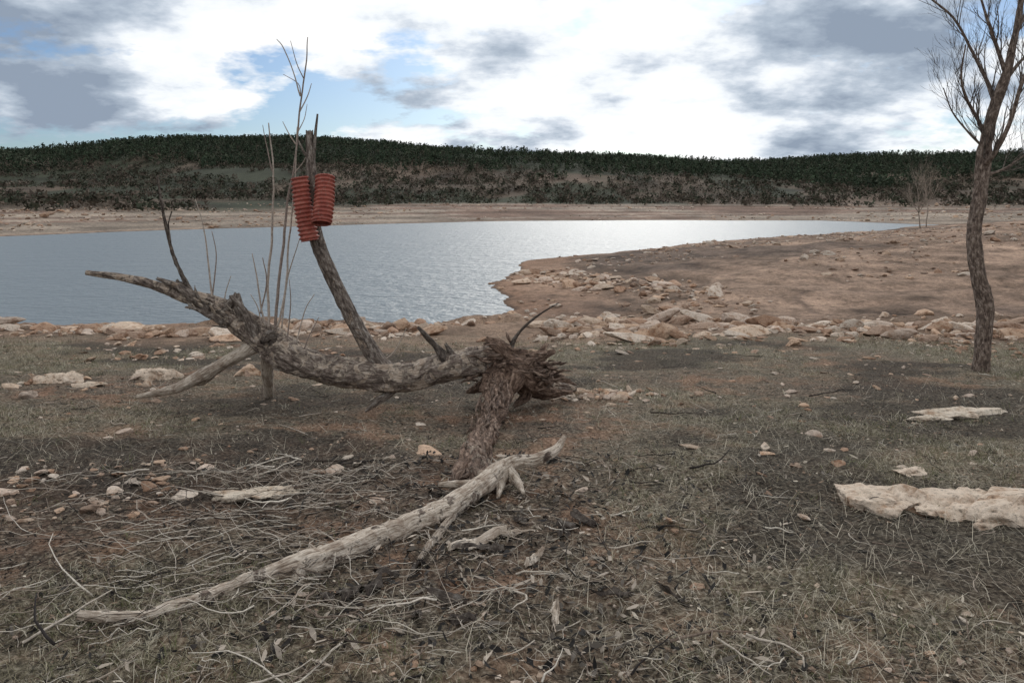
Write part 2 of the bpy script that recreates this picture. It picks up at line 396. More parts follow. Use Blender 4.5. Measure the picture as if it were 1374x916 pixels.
def bigrock(x,y,sx,sy,sz,rot,seed,col,lift=.25):
    mb=MB();v,f=rockshape(5,seed,10)
    lo=fbm(v[:,0]*1.8+seed,v[:,1]*1.8,v[:,2]*1.2,o=3,s=seed+9)
    v=v*(1+.38*lo)[:,None]
    v[:,2]=np.sign(v[:,2])*np.abs(v[:,2])**.75
    p=v*np.array([sx,sy,sz]);c,s=math.cos(rot),math.sin(rot)
    pit=fbm(p[:,0]*22,p[:,1]*22,p[:,2]*22,o=4,s=seed+4)
    nrm=v/np.linalg.norm(v,axis=1)[:,None]
    p-=nrm*(.022*ss(.05,.35,pit))[:,None]
    p[:,2]+=.35*sz*fbm(p[:,0]*5,p[:,1]*5,o=3,s=seed+6)
    p=np.stack([p[:,0]*c-p[:,1]*s+x,p[:,0]*s+p[:,1]*c+y,p[:,2]+G(x,y)+sz*lift],-1)
    mb.add(p,[f],col);return mb.obj('limestone_boulder',M_rock)
PALE=(.64,.535,.43)
bigrock(2.00,4.40,.34,.23,.105,-.15,201,PALE,.15)
bigrock(2.36,4.27,.33,.21,.085,-.05,212,PALE,.1)
bigrock(2.66,4.17,.34,.25,.105,.1,202,PALE,.15)
bigrock(2.52,4.02,.17,.09,.04,.1,230,PALE,.1)
bigrock(2.42,4.86,.13,.08,.03,.0,203,PALE)
bigrock(3.78,6.75,.46,.2,.05,.05,204,(.62,.54,.44))
bigrock(3.45,6.6,.2,.12,.035,.05,214,(.62,.54,.44))
bigrock(-1.45,4.5,.24,.13,.035,.15,205,(.60,.52,.42))
bigrock(-4.95,8.7,.24,.15,.11,.2,206,PALE)
bigrock(-4.0,9.0,.30,.17,.13,-.3,207,PALE)
bigrock(-4.5,8.45,.2,.12,.05,.1,208,(.6,.5,.4))
bigrock(-3.1,9.3,.2,.14,.09,-.1,209,(.56,.42,.31))
bigrock(-5.5,8.2,.12,.1,.05,.1,210,(.56,.40,.30))

# ---------------------------------------------------------------- grass
def blades(mb,x,y,z0,h,wd,lean,col):
    n=len(x)
    a=rng.uniform(0,6.283,n);b=rng.uniform(0,6.283,n)
    L=np.stack([np.cos(a),np.sin(a)],-1)*(lean*h)[:,None]
    W=np.stack([np.cos(b),np.sin(b)],-1)*(wd/2)[:,None]
    base=np.stack([x,y],-1)
    v=np.zeros((n,5,3))
    v[:,0,:2]=base-W;v[:,1,:2]=base+W;v[:,0,2]=v[:,1,2]=z0
    v[:,2,:2]=base+W*.7+L*.35;v[:,3,:2]=base-W*.7+L*.35;v[:,2,2]=v[:,3,2]=z0+h*.6
    v[:,4,:2]=base+L;v[:,4,2]=z0+h*np.clip(1.05-.35*lean,.15,1)
    o=np.arange(n)[:,None]*5
    mb.add(v.reshape(-1,3),[o+np.array([[0,1,2,3]]),o+np.array([[3,2,4]])],np.repeat(col,5,0))
mb=MB()
NT=35000
d=2.3*(17/2.3)**(rng.random(NT)**.8);x=d*rng.uniform(-.72,.72,NT)
dens=.18+2.1*fbm(x*.45,d*.45,o=4,s=103)+.9*fbm(x*3,d*3,o=2,s=104)+.28*ss(-1,2.5,x)+.2*ss(6,10,d)-1.2*ss(.02,.25,charf(x,d))
k=(rng.random(NT)<np.clip(dens,.03,1))&(d<12.5+1.5*rng.random(NT));d,x=d[k],x[k]
nb=7
sprd=.018*(1+np.repeat(d,nb)*.06)
Z2=np.repeat(terrain(x,d)-.004,nb)
X2=np.repeat(x,nb)+rng.normal(0,1,len(x)*nb)*sprd;Y2=np.repeat(d,nb)+rng.normal(0,1,len(x)*nb)*sprd
n=len(X2);tuft=np.repeat(rng.uniform(.5,1.4,len(x)),nb)
h=rng.uniform(.015,.05,n)*tuft*(1+.04*Y2);wd=rng.uniform(.0012,.0028,n)*(1+Y2*.10)
cc=np.array([(.42,.375,.27),(.32,.285,.195),(.54,.49,.385),(.15,.155,.075),(.22,.19,.12),(.07,.06,.045)])
ci=cc[np.repeat(rng.integers(0,6,len(x)),nb)]*rng.uniform(.6,1.2,(n,1))
blades(mb,X2,Y2,Z2,h,wd,rng.uniform(.2,2.6,n),ci)
n=8500;d=2.3*(9/2.3)**rng.random(n);x=d*rng.uniform(-.72,.72,n)
k=(fbm(x*.8,d*.8,o=3,s=106)+.12*(x>0)>.0);x,d=x[k],d[k];n=len(x)
blades(mb,x,d,terrain(x,d),rng.uniform(.04,.11,n),rng.uniform(.0014,.0026,n),rng.uniform(.5,3.5,n),np.array([(.62,.55,.43)])*rng.uniform(.6,1.15,(n,1)))
mb.obj('dry_grass',M_grass,False)

# ---------------------------------------------------------------- leaf litter / bark flakes
mb=MB()
def flakes(n,x,y,smin,smax,cols,lift=.012):
    z0=terrain(x,y)
    s=rng.uniform(smin,smax,n);el=rng.uniform(1,3.6,n);a=rng.uniform(0,6.283,n)
    u=np.stack([np.cos(a),np.sin(a),rng.normal(0,.25,n)],-1);v=np.stack([-np.sin(a),np.cos(a),rng.normal(0,.35,n)],-1)
    c=np.stack([x,y,z0+rng.uniform(.002,lift,n)],-1)
    q=np.zeros((n,6,3))
    for i,(p,r) in enumerate([(-1,0),(-.4,.8),(.5,.6),(1,.05),(.3,-.7),(-.5,-.5)]):
        q[:,i]=c+u*(s*el*.5*p*rng.uniform(.7,1.2,n))[:,None]+v*(s*.5*r*rng.uniform(.6,1.2,n))[:,None]
        q[:,i,2]+=s*rng.normal(0,.12,n)
    o=np.arange(n)[:,None]*6
    cc=np.array(cols)[rng.integers(0,len(cols),n)]*rng.uniform(.6,1.3,(n,1))
    mb.add(q.reshape(-1,3),[o+np.array([[0,1,5]]),o+np.array([[1,2,4,5]]),o+np.array([[2,3,4]])],np.repeat(cc,6,0))
n=36000;d=2.3*(10/2.3)**rng.random(n);x=d*rng.uniform(-.72,.72,n)
k=fbm(x*1.1,d*1.1,o=3,s=150)+.25*(1-ss(-1.2,1.5,x))>-.02;x,d=x[k],d[k]
flakes(len(x),x,d,.003,.013,[(.018,.015,.013),(.03,.024,.02),(.10,.07,.05),(.24,.17,.12),(.02,.016,.014)])
n=2000;x=rng.normal(-.1,.75,n);d=rng.uniform(2.7,5.3,n)
flakes(n,x,d,.008,.032,[(.018,.016,.015),(.035,.03,.027),(.02,.018,.016),(.1,.085,.07),(.38,.32,.26)],.03)
n=900;d=2.4*(8/2.4)**rng.random(n);x=d*rng.uniform(-.7,.7,n)
flakes(n,x,d,.008,.02,[(.02,.018,.016),(.45,.39,.31),(.12,.09,.065)],.015)
mb.obj('leaf_litter',M_leaf,False)

# ---------------------------------------------------------------- twigs
mb=MB()
def twig(x,y,L,r,col,lift=.01,curl=.9,seg=5,fork=.35):
    n=7;a=rng.uniform(0,6.283);da=rng.normal(0,curl)/n;pts=[]
    px,py=x,y
    up=rng.uniform(0,.05)*L*rng.integers(0,2)
    for i in range(n):
        pts.append([px,py,lift+r+up*i,r*(1-.11*i)]);a+=da+rng.normal(0,.2);px+=math.cos(a)*L/n;py+=math.sin(a)*L/n
    pts=np.array(pts);pts[:,2]+=terrain(pts[:,0],pts[:,1])
    tube(mb,pts,seg=seg,step=L/6,col=col)
    if rng.random()<fork and r>.001:
        q=pts[3].copy();b=a+rng.choice([-.8,.8]);e=q.copy();e[0]+=math.cos(b)*L*.35;e[1]+=math.sin(b)*L*.35;e[2]+=.02;e[3]=r*.3;q[3]*=.6
        tube(mb,[q,(q+e)/2+np.array([0,0,.006,0]),e],seg=4,step=L/6,col=col)
PT=[(.46,.40,.33),(.34,.28,.225),(.58,.52,.44),(.18,.135,.105),(.05,.038,.03),(.03,.025,.02),(.025,.02,.018)]
for _ in range(3800):
    if rng.random()<.6: d=rng.uniform(2.4,5.2);x=rng.normal(-.45-.1*d,.85)
    else: d=2.3*(11/2.3)**rng.random();x=d*rng.uniform(-.7,.7)
    L=float(np.clip(np.exp(rng.normal(-2.4,.6)),.03,.55))
    twig(x,d,L,np.clip(L*rng.uniform(.008,.02),.0008,.007),PT[rng.integers(len(PT))],lift=rng.uniform(.0,.025),seg=4)
mb.obj('fallen_twigs',M_twig)
mb=MB()
for _ in range(300):
    d=rng.uniform(2.9,4.9);x=rng.normal(-1.35,.6)-.1*(d-4)
    L=rng.uniform(.15,.6);a=rng.normal(.15,.7)+(math.pi if rng.random()<.5 else 0)
    pts=[];px,py=x,d
    for i in range(7): pts.append([px,py,.02+.012*i*rng.random(),.0022*(1-.1*i)]);a+=rng.normal(0,.13);px+=math.cos(a)*L/6;py+=math.sin(a)*L/6
    pts=np.array(pts);pts[:,2]+=terrain(pts[:,0],pts[:,1]);tube(mb,pts,seg=4,step=L/8,col=PT[rng.integers(0,5)])
mb.obj('dead_reed_stems',M_twig)

# ---------------------------------------------------------------- fallen dead tree
emp=bpy.data.objects.new('fallen_dead_tree',None);scene.collection.objects.link(emp)
def part(mb,name,par=None,mt=None,smooth=True):
    o=mb.obj(name,mt or M_bark,smooth);o.parent=par or emp;return o
mb=MB()
limb(mb,[(772,521,7.55,8),(738,518,7.45,20),(705,503,7.35,46),(675,488,7.25,46),(640,486,7.15,41),(600,494,7.1,38),(545,505,7.05,37),(490,504,7.05,38),(440,496,7.1,40),(400,482,7.15,42),(360,455,7.25,43),(325,432,7.3,37),(290,412,7.3,25),(240,394,7.3,15),(180,375,7.3,11),(115,366,7.3,6)],seg=56,step=.014,rough=.13,fine=.12,wob=.08,col=(.48,.58,.15),seed=1)
part(mb,'trunk')
mb=MB()
limb(mb,[(672,485,7.2,40),(670,520,6.95,36),(662,556,6.35,31),(648,590,5.75,32),(634,615,5.25,38),(624,636,4.9,36),(616,655,4.7,22)],seg=48,step=.012,rough=.2,fine=.22,wob=.1,col=(.12,.54,.7),seed=2,jag=.05)
limb(mb,[(636,612,5.25,30),(640,632,4.9,32),(655,645,4.65,30),(680,636,4.66,20)],seg=32,step=.012,rough=.2,fine=.22,wob=.1,col=(.45,.5,.6),seed=3,rest=True)
for rws in ([(700,500,7.3,30),(722,478,7.35,14),(733,463,7.4,5)],[(690,490,7.2,26),(670,466,7.1,17),(655,455,7.1,6)],[(700,505,7.2,26),(705,530,7.2,14),(690,545,7.1,4)],
            [(720,510,7.4,28),(745,506,7.6,16),(772,518,7.8,5)],[(680,500,7.2,26),(640,520,7.3,12),(628,526,7.4,5)],
            [(700,495,7.1,24),(690,515,6.95,18),(676,535,6.9,6)],[(715,520,7.3,24),(740,527,7.3,14),(765,526,7.3,6)],[(690,480,7.2,24),(712,482,7.2,18),(742,472,7.3,5)],[(670,488,7.15,30),(700,500,7.1,34),(730,514,7.2,20)]):
    limb(mb,rws,seg=24,step=.014,rough=.25,fine=.26,wob=.15,col=(.12,.52,.7),seed=int(rng.integers(99)),jag=.03)
r3=np.random.default_rng(12)
for k in range(170):
    cx=r3.uniform(640,745);cy=491+(cx-690)*.18+r3.normal(0,11);dd=7.1+r3.normal(0,.08)
    an=r3.choice([r3.normal(0.2,.35),r3.normal(3.0,.35),r3.uniform(-3.1,3.1)]);L=r3.uniform(8,26);w=r3.uniform(2,6)
    ex,ey=cx+math.cos(an)*L,min(cy+math.sin(an)*L*.55,533)
    limb(mb,[(cx,cy,dd,w*.6),((cx+ex)/2+r3.normal(0,2),(cy+ey)/2+r3.normal(0,2),dd-.03,w),(ex,ey,dd+r3.normal(0,.05),w*.3)],seg=6,step=.03,rough=.2,col=(.15,r3.uniform(.35,.66),.6),seed=k)
for k in range(80):
    f=r3.random();cx=672-50*f**1.2+r3.normal(0,9);cy=505+130*f;dd=6.98-2.2*f-.08
    L=r3.uniform(10,24)*(1+f*.6);w=r3.uniform(2,5)*(1+f*.5)
    limb(mb,[(cx,cy,dd,w*.6),(cx-3*f+r3.normal(0,4),cy+L*.5,dd-.1,w),(cx-6*f+r3.normal(0,6),cy+L,dd-.2,w*.3)],seg=6,step=.03,rough=.2,col=(.15,r3.uniform(.35,.62),.6),seed=k+200,rest=True)
part(mb,'root_butt')
mb=MB()
limb(mb,[(520,500,7.1,26),(505,482,7.1,22),(482,445,7.1,19),(458,395,7.1,18),(436,350,7.1,19),(425,318,7.1,17),(421,280,7.1,13),(418,230,7.1,13),(415,178,7.1,9)],seg=28,step=.016,rough=.13,fine=.11,wob=.12,col=(.34,.54,0),seed=4,jag=.03)
limb(mb,[(418,235,7.1,8),(422,190,7.1,5),(426,153,7.1,2.5)],seg=8,step=.03,rough=.1,col=(.3,.45,0),seed=5)
limb(mb,[(417,215,7.1,6),(408,205,7.1,4),(400,188,7.1,2)],seg=8,step=.03,rough=.1,col=(.3,.45,0),seed=5)
part(mb,'upright_branch')
mb=MB()
limb(mb,[(362,448,7.3,30),(335,468,7.25,19),(300,488,7.2,17),(268,506,7.2,17),(235,521,7.2,13),(185,532,7.2,6)],seg=24,step=.018,rough=.14,fine=.07,wob=.1,col=(.85,.48,0),seed=6,jag=.02)
limb(mb,[(300,488,7.2,9),(275,512,7.3,7),(262,516,7.3,3)],seg=8,step=.02,rough=.1,col=(.9,.42,0),seed=7)
limb(mb,[(358,450,7.3,22),(359,480,7.35,17),(360,505,7.5,15),(361,531,7.7,13)],seg=20,step=.02,rough=.16,fine=.08,wob=.1,col=(.85,.5,0),seed=8)
limb(mb,[(515,500,7.05,20),(528,520,7.05,14),(505,540,6.95,8),(490,552,6.9,3)],seg=14,step=.02,rough=.2,fine=.1,col=(.4,.45,0),seed=9)
part(mb,'prop_branches')
mb=MB()
for k,rws in enumerate(([(300,425,7.3,22),(312,405,7.25,14),(317,394,7.25,6)],[(330,435,7.25,20),(322,412,7.2,13),(320,396,7.2,5)],[(262,408,7.3,18),(250,392,7.3,9),(238,377,7.3,4)],
        [(280,415,7.25,16),(240,385,7.25,9),(212,374,7.25,4)],[(345,450,7.2,20),(330,420,7.15,11),(310,398,7.15,5)],[(300,430,7.25,14),(265,415,7.2,6),(250,412,7.2,3)],
        [(600,490,7.1,24),(588,468,7.05,11),(572,450,7.0,8),(562,440,7.0,4)],[(610,490,7.1,20),(606,475,7.1,11),(598,462,7.1,4)],
        [(680,480,7.2,14),(692,452,7.15,5),(715,428,7.1,3.5),(748,407,7.1,1.5)],[(370,460,7.2,26),(362,450,7.1,16),(352,458,7.05,8)],
        [(262,400,7.3,6),(250,380,7.3,6),(232,340,7.3,4.5),(220,290,7.3,4),(211,237,7.3,2.5)],[(250,382,7.3,8),(232,380,7.3,6),(212,374,7.3,3)],
        [(228,325,7.3,3),(226,300,7.3,2),(230,285,7.3,1.5)])):
    limb(mb,rws,seg=12,step=.015,rough=.25,fine=.16,wob=.15,col=(.35,.36 if k>5 else .5,0),seed=20+k,jag=.02)
for k in range(46):
    f=r3.random();cx=262+95*f+r3.normal(0,4);cy=404+48*f+r3.normal(0,6);an=r3.normal(-2.35,.4);L=r3.uniform(8,22);w=r3.uniform(2,6)
    limb(mb,[(cx,cy,7.22,w),(cx+math.cos(an)*L*.5+r3.normal(0,1.5),cy+math.sin(an)*L*.5,7.2,w*.7),(cx+math.cos(an)*L,cy+math.sin(an)*L,7.2+r3.normal(0,.05),w*.2)],seg=6,step=.03,rough=.2,col=(r3.uniform(.2,.9),.45,0),seed=k+300)
part(mb,'broken_stubs')
mb=MB()
sh=[[(368,445,7.2,6),(374,390,7.2,5.5),(380,330,7.2,5),(388,260,7.2,4),(399,190,7.2,3.5),(404,130,7.2,3),(410,85,7.2,2.5),(413,50,7.2,1.5)],
    [(404,130,7.2,3),(393,95,7.2,2),(380,65,7.2,2),(371,53,7.2,1.2)],[(402,150,7.2,2.5),(412,130,7.2,2),(418,112,7.2,1.2)],[(407,105,7.2,2),(398,85,7.2,1.6),(390,55,7.2,1)],
    [(398,195,7.2,2.5),(388,180,7.2,2),(379,163,7.2,1.2)],[(392,235,7.2,2),(408,215,7.2,1.5),(415,195,7.2,1)],
    [(404,128,7.2,2),(400,112,7.2,1.5),(380,100,7.2,1)],[(399,180,7.2,2),(408,160,7.2,1.5),(412,140,7.2,1)],
    [(362,440,7.2,5),(360,380,7.2,4.5),(365,300,7.2,4),(366,230,7.2,3),(361,165,7.2,2)],[(366,230,7.2,2.5),(357,195,7.2,1.8),(352,168,7.2,1)],
    [(372,440,7.1,4.5),(382,400,7.1,4),(386,340,7.1,3.5),(392,290,7.1,3),(396,230,7.1,2),(399,170,7.1,1.4)],
    [(357,440,7.2,3.5),(348,400,7.2,3),(344,370,7.2,2.4),(338,340,7.2,1.4)],[(350,420,7.2,3),(358,380,7.2,2.5),(352,345,7.2,1.6)],
    [(378,440,7.2,3),(384,380,7.2,2.6),(393,350,7.2,2),(402,320,7.2,1.2)],[(285,412,7.3,3.5),(283,380,7.3,3.2),(277,330,7.3,2.5),(271,295,7.3,2),(262,268,7.3,1.2)],
    [(283,412,7.3,3),(288,370,7.3,2.4),(290,340,7.3,1.8),(284,310,7.3,1.2)],[(300,418,7.3,2.5),(302,395,7.3,2),(310,370,7.3,1.2)],
    [(510,487,7.1,3),(530,470,7.1,2.4),(545,440,7.1,1.5)],[(405,478,7.1,3),(415,450,7.1,2.4),(428,425,7.1,1.2)],[(350,440,7.2,3),(346,415,7.2,2),(336,395,7.2,1.2)],
    [(395,470,7.1,3),(408,420,7.1,2),(422,395,7.1,1.2)],[(385,460,7.1,3),(390,410,7.1,2),(388,375,7.1,1.2)]]
for k,rws in enumerate(sh): limb(mb,[(a,b,c,d*.75) for a,b,c,d in rws],seg=7,step=.03,rough=.06,wob=.8,col=(.36,.30,.25) if k%3 else (.24,.19,.16),seed=60+k)
part(mb,'upright_shoots',mt=M_twig)

# peeled fallen branch (its own object)
br=bpy.data.objects.new('peeled_fallen_branch',None);scene.collection.objects.link(br)
mb=MB()
kw=dict(rest=True)
limb(mb,[(757,587,4.85,7),(745,604,4.8,13),(718,616,4.75,15),(690,620,4.7,18),(668,634,4.62,24),(640,656,4.42,27),(600,683,4.18,29),(560,700,4.0,30),(520,718,3.86,32),(480,735,3.72,32),(430,757,3.55,31),(385,769,3.44,27),(330,787,3.32,20),(270,809,3.19,19),(215,824,3.09,18),(160,827,3.06,15),(108,825,3.06,12)],seg=40,step=.01,rough=.12,fine=.09,wob=.1,col=(.66,.56,.3),seed=31,jag=.012,**kw)
limb(mb,[(425,758,3.52,26),(400,768,3.44,20),(398,800,3.32,11),(398,833,3.12,8)],seg=18,step=.012,rough=.2,fine=.06,col=(.9,.48,0),seed=32,jag=.02)
limb(mb,[(440,756,3.58,20),(428,745,3.58,12),(415,730,3.6,4)],seg=14,step=.012,rough=.2,col=(.8,.45,0),seed=33)
limb(mb,[(410,775,3.46,20),(385,762,3.48,10),(372,770,3.48,4)],seg=14,step=.012,rough=.2,col=(.9,.5,0),seed=37)
limb(mb,[(620,678,4.3,16),(604,712,4.1,12),(582,745,3.85,11),(562,778,3.62,7)],seg=16,step=.015,rough=.12,fine=.05,wob=.2,col=(.6,.46,0),seed=34,**kw)
limb(mb,[(675,622,4.7,20),(690,640,4.6,14),(703,662,4.42,5)],seg=14,step=.012,rough=.22,col=(.9,.5,0),seed=35,**kw)
limb(mb,[(680,622,4.68,16),(672,650,4.55,11),(668,668,4.4,4)],seg=14,step=.012,rough=.22,col=(.9,.5,0),seed=36,**kw)
limb(mb,[(640,648,4.6,12),(610,650,4.55,11),(588,650,4.52,7)],seg=14,step=.012,rough=.22,col=(1,.55,0),seed=38,**kw)
for k in range(26):
    f=r3.random();cx=640-200*f;cy=655+100*f+r3.normal(0,5);dd=4.4-.8*f;an=r3.normal(2.6,.25);L=r3.uniform(10,26);w=r3.uniform(3,7)
    limb(mb,[(cx,cy,dd,w),(cx+math.cos(an)*L*.5,cy+math.sin(an)*L*.4,dd-.02,w*.8),(cx+math.cos(an)*L,cy+math.sin(an)*L*.7,dd-.03,w*.2)],seg=6,step=.03,rough=.25,col=(r3.uniform(0,.5),.42,0),seed=k+400,rest=True)
part(mb,'branch_wood',br)
mb=MB()
slabs=[(640,722,24,.3,.35),(715,750,12,.18,1.1),(745,828,12,.18,1.45),(500,790,20,.14,1.2),(470,800,22,.12,.9),(760,700,20,.12,2.4),(785,690,14,.14,2.7),(600,800,14,.18,2.8),(560,825,12,.12,1.7),(650,735,14,.2,.2),(690,712,10,.22,.1),(520,770,14,.14,.8),(820,800,9,.16,2.9),(905,800,8,.12,2.9),(620,828,16,.12,2.7),(700,690,12,.12,2.2),(560,760,14,.1,1.9),(440,800,14,.1,1.3),(755,715,16,.1,1.6)]
for k,(px,py,wpx,L,an) in enumerate(slabs):
    d=1710/(py-272.);x=(px-687)/F*d;w2=wpx*d/F/2;nn=16;mm=7
    u=np.linspace(-1,1,nn)[:,None]+0*np.zeros(mm)[None,:];v=np.linspace(-1,1,mm)[None,:]+0*u
    ww=w2*(1-.5*np.abs(u)**3)*(1+.8*fbm(u*3+k,v*2+k,o=3,s=k))
    lx=u*L/2+.03*fbm(v*4,u*0+k,o=2,s=k+3);ly=v*ww;lz=.018+.7*w2*(1-v*v)+.03*fbm(u*1.5+k*3,v*1.5,o=2,s=k)+.02*u*rng.normal()
    X3=x+lx*math.cos(an)-ly*math.sin(an);Y3=d+lx*math.sin(an)+ly*math.cos(an)
    Z3=lz+terrain(X3.ravel(),Y3.ravel()).reshape(X3.shape)
    ii=np.arange(nn-1)[:,None]*mm;jj=np.arange(mm-1)[None,:]
    q=np.stack([ii+jj,ii+jj+1,ii+mm+jj+1,ii+mm+jj],-1).reshape(-1,4)
    mb.add(np.stack([X3,Y3,Z3],-1).reshape(-1,3),[q],(.05,.28,0) if k not in(0,1,2,10) else (.7,.55,0),np.stack([ly,lz*0,lx],-1).reshape(-1,3)+k)
mb.obj('bark_slabs',M_bark)

# ---------------------------------------------------------------- corrugated pipes
m,nt,bs=mat('terracotta_plastic');bs.inputs['Roughness'].default_value=.6;bs.inputs['Specular IOR Level'].default_value=.3
pos=nd(nt,'ShaderNodeNewGeometry').outputs['Position']
c=ramp(nt,noise(nt,pos,14,4,.65),[(.35,(.20,.045,.032)),(.55,(.31,.078,.053)),(.72,(.38,.13,.095))])
c=mix(nt,ramp(nt,noise(nt,pos,60,3,.7),[(.55,0.),(.7,.7)]),c,(.3,.21,.17))
nt.links.new(c,bs.inputs['Base Color']);M_pipe=m
def pipe(a,b,ra,rb,n,bend):
    a=np.array(a);b=np.array(b);ax=b-a;L=np.linalg.norm(ax);ax/=L
    N=np.cross(ax,[0,1,0]);N/=np.linalg.norm(N);B=np.cross(ax,N);seg=48
    m_=n*8;tt=np.linspace(0,1,m_+1);th=np.linspace(0,2*np.pi,seg,endpoint=False)
    wave=np.clip(np.sin(tt*n*2*np.pi)*1.6,-1,1)
    R0=(ra+(rb-ra)*tt)
    prof=[(t_,r_*(1+.085*w_)) for t_,r_,w_ in zip(tt,R0,wave)]+[(t_,r_*(1+.085*w_)-.005) for t_,r_,w_ in list(zip(tt,R0,wave))[::-1]]
    V=[]
    for t_,r_ in prof:
        cen=a+ax*L*t_+N*bend*math.sin(t_*math.pi)
        V.append(cen+r_*(np.cos(th)[:,None]*N*1.0+np.sin(th)[:,None]*B*.92))
    K=len(prof);V=np.vstack(V)
    i=np.arange(K)[:,None];j=np.arange(seg)[None,:]
    q=np.stack([i*seg+j,i*seg+(j+1)%seg,((i+1)%K)*seg+(j+1)%seg,((i+1)%K)*seg+j],-1).reshape(-1,4)
    mb=MB();mb.add(V,[q]);return mb.obj('corrugated_pipe',M_pipe)
pipe(S(402,238,7.0),S(416,323,6.98),.072,.082,15,-.012)
pipe(S(436,237,6.95),S(431,300,6.80),.080,.084,12,.01)

# ---------------------------------------------------------------- bare trees
def grow(mb,p,dr,L,r,lev,maxlev,r_,up=.35,col=(.2,.36,0),kids=5,spread=.65,f0=.2):
    n=6;pts=[];d=np.array(dr,float);d/=np.linalg.norm(d);q=np.array(p,float);hist=[]
    for i in range(n+1):
        pts.append(list(q)+[max(r*(1-.72*i/n),.0013)]);hist.append((q.copy(),d.copy()))
        d=d+r_.normal(0,.10,3)+np.array([0,0,up*.18]);d/=np.linalg.norm(d);q=q+d*L/n
    tube(mb,pts,seg=[10,8,6,4,3][min(lev,4)],step=L/n*.9,rough=.06 if lev<2 else 0,col=col,seed=lev+1)
    if lev>=maxlev: return
    for k in range(kids):
        f=r_.uniform(f0,1.0);i=min(n,int(f*n));q,d=hist[i]
        s=r_.normal(size=3);s-=d*np.dot(s,d);s/=np.linalg.norm(s)
        dd=d+s*r_.uniform(spread*.6,spread*1.3)
        grow(mb,q,dd,L*r_.uniform(.45,.7),r*(1-.72*f)*.7,lev+1,maxlev,r_,up,col,kids,spread)
r_=np.random.default_rng(3)
bt=bpy.data.objects.new('bare_tree',None);scene.collection.objects.link(bt)
D=9.5;mb=MB();bc=(.14,.52,.3)
limb(mb,[(1316,512,D,28),(1316,498,D,21),(1320,450,D,20),(1322,412,D,21),(1314,375,D,19),(1308,335,D,18),(1309,300,D,18),(1316,260,D,17),(1320,215,D,17),(1326,175,D,16),(1336,140,D,14),(1350,100,D,11),(1362,50,D,8),(1370,0,D,6.5),(1376,-60,D,5),(1380,-130,D,3)],seg=32,step=.025,rough=.1,fine=.12,wob=.06,col=bc,seed=41)
mains=[[(1324,185,D,9),(1312,160,D,6),(1296,130,9.4,5),(1290,100,9.3,3.5),(1296,60,9.3,2)],
 [(1336,140,D,10),(1325,110,9.6,7),(1305,70,9.6,5),(1280,25,9.6,4),(1245,-5,9.6,3),(1220,-30,9.6,2)],
 [(1318,225,D,10),(1335,205,9.3,8),(1355,165,9.2,7),(1372,110,9.1,6),(1400,40,9.0,4),(1420,-40,9,3)],
 [(1350,100,D,8),(1335,55,9.5,6),(1320,10,9.4,4),(1300,-60,9.4,3)],
 [(1322,235,D,6),(1345,228,9.6,4),(1365,215,9.7,3),(1400,190,9.8,2)],
 [(1362,50,D,6),(1385,0,9.7,5),(1420,-60,9.8,3)],[(1345,115,D,7),(1372,80,9.7,5),(1410,50,9.9,3)],
 [(1322,200,D,5),(1300,178,9.5,3.5),(1278,150,9.5,2.5),(1266,118,9.5,1.5)],[(1310,330,D,3),(1306,320,D,2)]]
for k,rw in enumerate(mains):
    rw=[(a,b,c,d*.8) for a,b,c,d in rw]
    limb(mb,rw,seg=10,step=.05,rough=.08,col=bc,seed=50+k)
    if k==8: continue
    pts=[S(a,b,d) for a,b,d,_ in rw];ws=[w_*D/F/2 for *_,w_ in rw]
    for i in range(1,len(pts)):
        for _ in range(3):
            f=r_.random();q=pts[i-1]*(1-f)+pts[i]*f;d=pts[i]-pts[i-1];d/=np.linalg.norm(d)
            s=r_.normal(size=3);s-=d*np.dot(s,d);s/=np.linalg.norm(s)
            grow(mb,q,d*.8+s*.55+np.array([0,0,.35]),r_.uniform(.3,.7),ws[i]*.45,2,4,r_,.6,(.1,.42,0),4,.6)
part(mb,'trunk_and_branches',bt)
x,y,hh=62,120,7.0
mb=MB();r2=np.random.default_rng(5);g=G(x,y)
for dx in (-.5,.4):
    grow(mb,[x+dx,y,g-.2],[dx*.15,0,1],hh,.10,0,3,r2,.3,(.5,.55,0),7,.55,.3)
e=bpy.data.objects.new('bare_poplar_tree',None);scene.collection.objects.link(e);part(mb,'limbs',e)

# ---------------------------------------------------------------- far vegetation
def crowns(mb,x,y,H,Wd,cols,m,cone):
    n=len(x);z0=terrain(x,y)
    hh=rng.random((n,m));
    rr=(1-hh)**.7 if cone else np.sqrt(np.clip(1-(hh*2-1)**2*.9,0,1))
    a=rng.uniform(0,6.283,(n,m));q=np.sqrt(rng.random((n,m)))
    c=np.stack([x[:,None]+np.cos(a)*q*rr*Wd[:,None]/2,y[:,None]+np.sin(a)*q*rr*Wd[:,None]/2,z0[:,None]+H[:,None]*(.12+.88*hh)],-1)
    s=(Wd[:,None]*rng.uniform(.13,.28,(n,m)))[:,:,None,None]
    off=rng.normal(0,1,(n,m,3,3));off/=np.linalg.norm(off,axis=-1,keepdims=True)
    v=(c[:,:,None,:]+off*s).reshape(-1,3)
    o=np.arange(n*m)[:,None]*3
    cc=cols[rng.integers(0,len(cols),n)]*rng.uniform(.7,1.3,(n,1))
    cc=cc[:,None,:]*rng.uniform(.6,1.4,(n,m,1))
    mb.add(v,[o+np.array([[0,1,2]])],np.repeat(cc.reshape(-1,3),3,0))
N=44000
y=np.sqrt(rng.uniform(230**2,800**2,N));x=y*rng.uniform(-.75,.75,N)
_,_,_,sfx,fr,tt,_=terrain(x,y,True)
